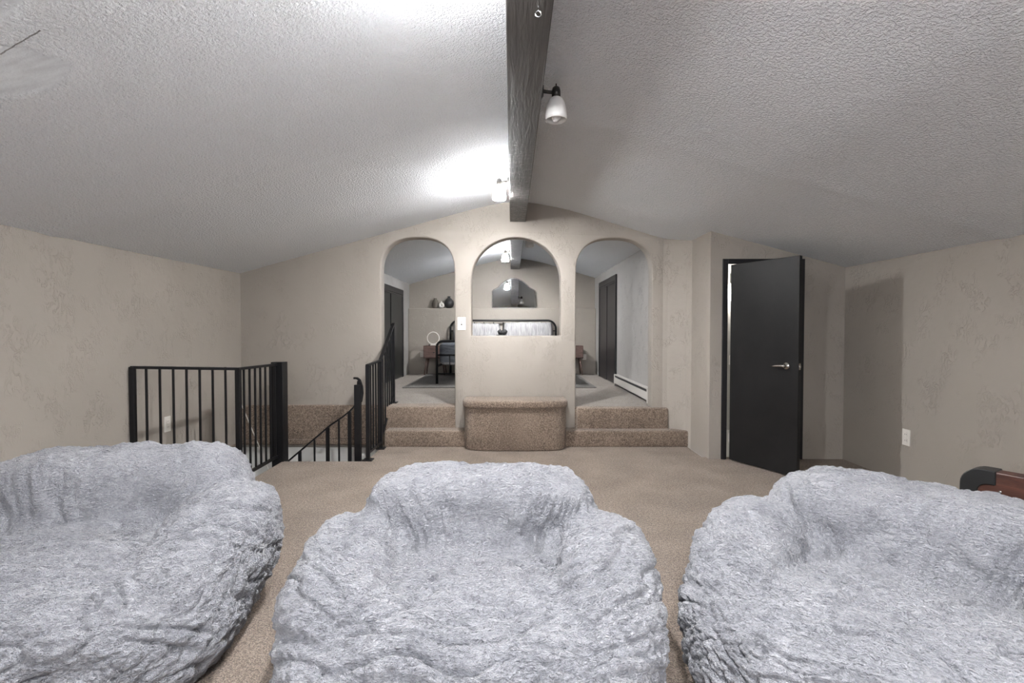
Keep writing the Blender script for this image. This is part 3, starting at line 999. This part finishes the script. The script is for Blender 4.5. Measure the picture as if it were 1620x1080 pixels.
def bundle():
    t = thing('black_bow_cushion', 'small black bow shaped cushion between the two pale pillows', 'cushion', (-0.22, 9.86, 1.158))
    bm = bmesh.new(); lathe(bm, [(0, 0), (0.11, 0.004), (0.135, 0.05), (0.10, 0.10), (0.05, 0.125), (0, 0.13)], 20)
    for v in bm.verts: v.co.y *= 0.55
    obj('cushion_body', bm, 'ceramic_black', t, True)
    for s in (-1, 1):
        bm = bmesh.new(); lathe(bm, [(0, -0.06), (0.035, -0.05), (0.05, 0.0), (0.035, 0.05), (0, 0.06)], 16, Matrix.Translation((s * 0.045 + 0.03, 0, 0.165)) @ Matrix.Rotation(s * 0.6, 4, 'Y'))
        obj('bow_loop', bm, 'ceramic_black', t, True)
    bm = bmesh.new(); lathe(bm, [(0, -0.028), (0.024, -0.02), (0.03, 0.0), (0.024, 0.02), (0, 0.028)], 14, Matrix.Translation((0.03, -0.02, 0.155)))
    obj('bow_knot', bm, 'ceramic_black', t, True)
bundle()
def nightstand(x, label, z=ZB):
    t = thing('nightstand', label, 'nightstand', (x, 10.14, z), 0, 'nightstands beside the bed')
    w_, d = 0.44, 0.36
    part('case', t, lambda b: box(b, -w_ / 2, w_ / 2, -d / 2 + 0.015, d / 2, 0.34, 0.60, 0.006), 'nightstand_wood')
    dr = part('drawer', t, lambda b: box(b, -w_ / 2 + 0.012, w_ / 2 - 0.012, -d / 2, -d / 2 + 0.02, 0.365, 0.565, 0.004), 'nightstand_wood')
    part('knob', dr, lambda b: lathe(b, [(0, 0), (0.008, 0), (0.009, 0.015), (0.014, 0.02), (0.012, 0.028), (0, 0.03)], 14,
         Matrix.Translation((0, -d / 2, 0.465)) @ Matrix.Rotation(math.pi / 2, 4, 'X')), 'bronze', True)
    for sx in (-1, 1):
        for sy in (-1, 1):
            part('leg', t, lambda b: tube(b, [(sx * (w_ / 2 - 0.06), sy * (d / 2 - 0.07), 0.345), (sx * (w_ / 2 - 0.015), sy * (d / 2 - 0.03), 0.006)], [0.02, 0.011], 10), 'nightstand_wood', True)
    return t
nightstand(-1.575, 'brown nightstand with splayed legs carrying the white ring lamp', ZB + 0.012)
nightstand(1.225, 'brown nightstand with splayed legs on the bare side of the bed', ZB + 0.012)
def ring_lamp():
    t = thing('ring_lamp', 'white ring shaped lamp standing on the nightstand', 'lamp', (-1.615, 10.10, ZB + 0.613))
    part('ring', t, lambda b: torus(b, 0.122, 0.011, Matrix.Translation((0, 0, 0.15)) @ Matrix.Rotation(math.pi / 2, 4, 'X')), 'ceramic_white', True)
    part('base', t, lambda b: box(b, -0.055, 0.055, -0.03, 0.03, 0.0, 0.022, 0.006), 'ceramic_white')
    for s in (-1, 1):
        part('foot', t, lambda b: box(b, s * 0.075 - 0.014, s * 0.075 + 0.014, -0.028, 0.028, 0.0, 0.02, 0.004), 'black_plastic')
ring_lamp()

# --- vases on the ledge, mirror
def vase(name, x, prof, mat, label, y=10.47):
    bm = bmesh.new()
    lathe(bm, prof, 28)
    return tag(obj(name, bm, mat, None, True, (x, y, 1.832)), label, 'vase', 'vases on the bedroom ledge')
vase('ribbed_vase', -1.625, [(0, 0), (0.05, 0.0), (0.066, 0.02), (0.058, 0.035), (0.072, 0.06), (0.064, 0.08), (0.074, 0.10), (0.062, 0.125), (0.06, 0.15), (0.04, 0.175),
     (0.03, 0.20), (0.036, 0.212), (0.028, 0.212), (0.022, 0.19), (0, 0.18)], 'ceramic_brown', 'brown ribbed vase on the bedroom ledge')
vase('round_vase', -1.335, [(0, 0), (0.05, 0.0), (0.09, 0.04), (0.104, 0.09), (0.098, 0.14), (0.07, 0.185), (0.036, 0.21), (0.026, 0.23), (0.034, 0.25), (0.026, 0.25), (0.018, 0.225), (0, 0.215)],
     'ceramic_black', 'round black vase with a narrow neck on the bedroom ledge')
def ringvase():
    t = thing('ring_vase', 'small white ring shaped vase beside the black vase', 'vase', (-1.488, 10.425, 1.832), 0, 'vases on the bedroom ledge')
    part('ring_body', t, lambda b: torus(b, 0.036, 0.0235, Matrix.Translation((0, 0, 0.060)) @ Matrix.Rotation(math.pi / 2, 4, 'X')), 'ceramic_white', True)
    part('neck', t, lambda b: lathe(b, [(0.014, 0.114), (0.012, 0.135), (0.017, 0.145), (0.012, 0.145), (0.008, 0.13), (0.008, 0.116)], 16), 'ceramic_white', True)
ringvase()
def mirror():
    t = thing('wall_mirror', 'dark framed mirror with stepped arched top standing on the bedroom ledge', 'mirror', (0.035, 10.43, 1.833))
    W, H, HS = 0.92, 0.645, 0.40
    def outline(s):
        w_ = W / 2 - s
        h0, h1 = HS - s * 0.6, H - s
        half = [(w_, s), (w_, h0 - 0.03), (w_ - 0.035, h0), (w_ - 0.09, h0 + 0.028), (w_ - 0.125, h0 + 0.05)]
        n = 12
        x0, z0 = half[-1]
        for i in range(1, n + 1):
            u = i / n
            half.append((x0 * (1 - u), z0 + (h1 - z0) * math.sin(u * math.pi / 2) ** 0.85))
        return half + [(-x, z) for x, z in reversed(half[:-1])]
    rot = math.radians(-5)
    bm = bmesh.new(); prism(bm, outline(0), 'y', 0.0, 0.016, 0.003, 1)
    a = obj('mirror_frame', bm, 'mirror_frame', t); a.rotation_euler = (rot, 0, 0)
    bm = bmesh.new(); prism(bm, outline(0.018), 'y', -0.004, 0.004, 0.0)
    a = obj('mirror_glass', bm, 'mirror_glass', t); a.rotation_euler = (rot, 0, 0)
mirror()

# ------------------------------------------------------------------ walnut game table standing on edge
def folded_table():
    dirv = Vector((0.52, -0.854))
    rz = math.atan2(dirv.y, dirv.x)
    t = thing('folded_game_table', 'walnut board with black rounded corner cap standing upright behind the beanbag', 'table', (2.045, 2.235, 0), rz)
    L, T, z0, z1 = 1.5, 0.075, 0.08, 0.752
    R = 0.075
    def rr(x0, x1, a0, a1, r, n=8):
        pts = []
        for cx, cz, s in ((x1 - r, a1 - r, 0), (x0 + r, a1 - r, 1), (x0 + r, a0 + r, 2), (x1 - r, a0 + r, 3)):
            for i in range(n + 1):
                a = math.pi / 2 * (s + i / n)
                pts.append((cx + r * math.cos(a), cz + r * math.sin(a)))
        return pts
    bm = bmesh.new(); prism(bm, rr(0.004, L - 0.004, z0, z1 - 0.004, R), 'y', 0, T, 0.006, 2)
    obj('wood_panel', bm, 'walnut', t)
    def cap(cx, cz, sx, sz):
        w_, r_in, Rr = 0.12, 0.035, R
        pts = []
        for i in range(9):
            a = math.pi / 2 * i / 8
            pts.append((Rr - Rr * math.cos(a), w_ - (w_ - 0) * 0 + 0)) if False else None
        outer = [(0, -w_)] + [(Rr - Rr * math.cos(math.pi / 2 * i / 8), -Rr + Rr * math.sin(math.pi / 2 * i / 8)) for i in range(9)] + [(w_, 0)]
        inner = [(w_, -0.062)] + [(0.062 + r_in - r_in * math.sin(math.pi / 2 * i / 6), -0.062 - r_in + r_in * math.cos(math.pi / 2 * i / 6)) for i in range(7)] + [(0.062, -w_)]
        return [(cx + sx * x, cz + sz * z) for x, z in outer + inner]
    for (cx, cz, sx, sz) in ((0, z1, 1, 1), (L, z1, -1, 1), (0, z0 - 0.004, 1, -1), (L, z0 - 0.004, -1, -1)):
        bm = bmesh.new(); prism(bm, cap(cx, cz, sx, sz), 'y', -0.008, T + 0.008, 0.003, 1)
        obj('corner_cap', bm, 'black_plastic', t)
    for x in (0.135, L - 0.135):
        bm = bmesh.new()
        lathe(bm, [(0, 0), (0.006, 0), (0.006, 0.004), (0.003, 0.006), (0, 0.006)], 12, Matrix.Translation((x, 0.0, z1 - 0.085)) @ Matrix.Rotation(math.pi / 2, 4, 'X'))
        obj('screw', bm, 'steel', t, True)
    for x in (0.25, L - 0.25):
        bm = bmesh.new(); box(bm, x - 0.03, x + 0.03, -0.12, T + 0.12, 0.0, 0.035, 0.006); box(bm, x - 0.025, x + 0.025, 0.01, T - 0.01, 0.03, 0.085)
        obj('foot', bm, 'black_plastic', t)
folded_table()

# ------------------------------------------------------------------ beanbag chairs
def h3(ix, iy, iz, seed):
    h = (ix.astype(np.uint32) * np.uint32(374761393) + iy.astype(np.uint32) * np.uint32(668265263) +
         iz.astype(np.uint32) * np.uint32(2246822519) + np.uint32((seed * 3266489917) & 0xffffffff))
    h = (h ^ (h >> np.uint32(13))) * np.uint32(1274126177)
    h = h ^ (h >> np.uint32(16))
    return (h & np.uint32(0xffff)).astype(np.float64) / 65535.0
def vnoise(p, seed=0):
    i = np.floor(p).astype(np.int64)
    f = p - i
    u = f * f * f * (f * (f * 6 - 15) + 10)
    r = 0
    for dx in (0, 1):
        wx = u[:, 0] if dx else 1 - u[:, 0]
        for dy in (0, 1):
            wy = u[:, 1] if dy else 1 - u[:, 1]
            for dz in (0, 1):
                wz = u[:, 2] if dz else 1 - u[:, 2]
                r = r + wx * wy * wz * h3(i[:, 0] + dx, i[:, 1] + dy, i[:, 2] + dz, seed)
    return r
def cube_sphere(n):
    t = np.tan(np.linspace(-1, 1, n + 1) * math.pi / 4)
    A, B = np.meshgrid(t, t, indexing='ij')
    O = np.ones_like(A)
    faces, verts, off = [], [], 0
    idx = np.arange((n + 1) * (n + 1)).reshape(n + 1, n + 1)
    q = np.stack([idx[:-1, :-1], idx[1:, :-1], idx[1:, 1:], idx[:-1, 1:]], -1).reshape(-1, 4)
    for k, (x, y, z) in enumerate(((O, A, B), (-O, B, A), (B, O, A), (A, -O, B), (A, B, O), (B, A, -O))):
        verts.append(np.stack([x, y, z], -1).reshape(-1, 3))
        faces.append(q + off)
        off += (n + 1) ** 2
    v = np.concatenate(verts)
    f = np.concatenate(faces)
    key = np.round(v / np.abs(v).max(1, keepdims=True) * 1e6).astype(np.int64)
    key = key[:, 0] * 4000003 * 4000003 + key[:, 1] * 4000003 + key[:, 2]
    _, first, inv = np.unique(key, return_index=True, return_inverse=True)
    v = v[first]
    f = inv.reshape(-1)[f]
    return v / np.linalg.norm(v, axis=1, keepdims=True), f
DIRS, QUADS = cube_sphere(190)
_e = np.concatenate([QUADS[:, [0, 1]], QUADS[:, [1, 2]], QUADS[:, [2, 3]], QUADS[:, [3, 0]]])
EI, EJ = _e[:, 0], _e[:, 1]          # every edge appears once in each direction
DEG = np.maximum(np.bincount(EI, minlength=len(DIRS)), 1).astype(float)
def sdf_sup(p, c, r, e):
    q = np.abs(p - np.array(c)) / np.array(r)
    k = (q ** e).sum(1) ** (1 / e)
    return (k - 1) * min(r) * 0.9
def smin(a, b, k):
    h = np.clip(0.5 + 0.5 * (b - a) / k, 0, 1)
    return b * (1 - h) + a * h - k * h * (1 - h)
def bag_sdf(p):
    d = sdf_sup(p, (0, -0.03, 0.21), (0.655, 0.575, 0.265), 3.2)
    bk = sdf_sup(p, (0, 0.38, 0.40), (0.545, 0.215, 0.355), 4.2)
    d = smin(d, bk, 0.035)
    for s in (-1, 1):
        # arms fall and close in a little toward the front
        q = p.copy()
        q[:, 2] = q[:, 2] + 0.17 * (0.10 - q[:, 1])
        q[:, 0] = q[:, 0] - s * 0.10 * (q[:, 1] + 0.05)
        am = sdf_sup(q, (s * 0.515, -0.03, 0.36), (0.21, 0.41, 0.245), 2.7)
        d = smin(d, am, 0.022)
    return d
def bag_grad(P, f0, e=0.004):
    return np.stack([bag_sdf(P + np.array(v) * e) - f0 for v in ((1, 0, 0), (0, 1, 0), (0, 0, 1))], -1) / e
def bag_base():
    """Smooth beanbag body, evenly meshed: seat cushion, back and two arms melted together."""
    C = np.array([0, -0.16, 0.06])
    R = np.full(len(DIRS), 1.3)
    for _ in range(45):
        R -= np.clip(bag_sdf(C + DIRS * R[:, None]), -0.05, 0.2) * 0.9
    P = C + DIRS * R[:, None]
    # even out the vertex spacing on the true surface
    for it in range(32):
        S = np.stack([np.bincount(EI, P[EJ, k], minlength=len(P)) for k in range(3)], -1) / DEG[:, None]
        P = P * 0.35 + S * 0.65
        if it % 8 == 7:
            for _ in range(2):
                f0 = bag_sdf(P)
                G = bag_grad(P, f0)
                P = P - G * np.clip(f0 / ((G * G).sum(1) + 1e-6), -0.03, 0.03)[:, None]
    P[:, 2] = np.where(P[:, 2] < 0.02, 0.02 + (P[:, 2] - 0.02) * 0.02, P[:, 2])
    G = bag_grad(P, bag_sdf(P))
    G /= np.linalg.norm(G, axis=1, keepdims=True) + 1e-9
    return P, G
BAG_P, BAG_G = bag_base()
def beanbag(seed):
    P, G = BAG_P.copy(), BAG_G
    # broad lumps
    D = (vnoise(P * 5.0 + 11, seed) - 0.5) * 0.032 + (vnoise(P * 11 + 5, seed + 1) - 0.5) * 0.018
    # folds: long across the seat and front, fanning out over the arms
    warp = np.stack([vnoise(P * 4 + 3, seed + 2), vnoise(P * 4 + 9, seed + 3), vnoise(P * 4 + 21, seed + 4)], -1) - 0.5
    Q = P + warp * 0.12
    bow = Q[:, 0] ** 2 * 0.35
    seatc = np.stack([Q[:, 0] * 3.2, (Q[:, 1] + bow) * 17, (Q[:, 2] - bow) * 17], -1)
    w1 = 1 - np.abs(2 * vnoise(seatc, seed + 5) - 1)
    side = np.sign(P[:, 0])
    ox, oy, oz = 0.33 * side, -0.30, 0.30
    dy, dz, dx = Q[:, 1] - oy, Q[:, 2] - oz, Q[:, 0] - ox
    ang = np.arctan2(dz, -dy * 0.0 + np.abs(dx) + 0.05) + np.arctan2(dy, np.abs(dx) + 0.15)
    rad = np.sqrt(dx * dx + dy * dy + dz * dz)
    w2 = 1 - np.abs(2 * vnoise(np.stack([ang * 5.5, rad * 3.5, side * 7.3], -1), seed + 6) - 1)
    arm = np.clip((np.abs(P[:, 0]) - 0.34) / 0.16, 0, 1) * np.clip((0.19 - P[:, 1]) / 0.14, 0, 1) * np.clip((P[:, 2] - 0.12) / 0.15, 0, 1)
    back = np.clip((P[:, 1] - 0.05) / 0.2, 0, 1)
    crease = (w1 ** 5) * (1 - arm) * (1 - 0.65 * back) + (w2 ** 5) * arm
    msk = np.clip(vnoise(P * 3.3 + 40, seed + 7) * 2.0 - 0.45, 0, 1)
    fine = 1 - np.abs(2 * vnoise(seatc * np.array([1.6, 1.9, 1.9]) + 31, seed + 12) - 1)
    D -= crease * 0.030 * (0.25 + 0.75 * msk) + fine ** 6 * 0.019 * (1 - 0.6 * back) * (0.3 + 0.7 * (1 - msk))
    # tufted pile
    pz = P + warp * 0.05
    D += (vnoise(pz * np.array([34, 48, 48]) + 3, seed + 8) - 0.5) * 0.016
    D += (vnoise(pz * np.array([70, 105, 105]) + 7, seed + 9) - 0.5) * 0.009
    keep = np.clip((P[:, 2] - 0.015) / 0.05, 0, 1)
    P = P + G * (D * keep)[:, None]
    P[:, 2] -= P[:, 2].min()
    return P
def add_chair(seed, loc, rz, sc, label):
    P = beanbag(seed) * np.array(sc)
    me = bpy.data.meshes.new('beanbag_chair')
    nv, nf = len(P), len(QUADS)
    me.vertices.add(nv)
    me.vertices.foreach_set('co', P.astype(np.float32).ravel())
    me.loops.add(nf * 4)
    me.loops.foreach_set('vertex_index', QUADS.astype(np.int32).ravel())
    me.polygons.add(nf)
    me.polygons.foreach_set('loop_start', np.arange(0, nf * 4, 4, dtype=np.int32))
    me.polygons.foreach_set('use_smooth', np.ones(nf, dtype=bool))
    me.update(calc_edges=True)
    me.validate()
    me.materials.append(MATS['plush_fur'])
    o = bpy.data.objects.new('beanbag_chair', me)
    COL.objects.link(o)
    o.location = loc
    o.rotation_euler = (0, 0, rz)
    return tag(o, label, 'beanbag', 'plush beanbag chairs in a half circle')
add_chair(5, (-0.145, 1.90, 0.0), 0.0, (0.98, 1, 0.985), 'pale grey plush beanbag chair standing between the two others')
add_chair(17, (-1.88, 2.06, 0.0), math.radians(12), (1.10, 1.02, 1.06), 'pale grey plush beanbag chair in front of the stairwell railing')
add_chair(29, (1.385, 1.70, 0.0), math.radians(-46), (1.04, 1.02, 1.0), 'pale grey plush beanbag chair in front of the walnut board')
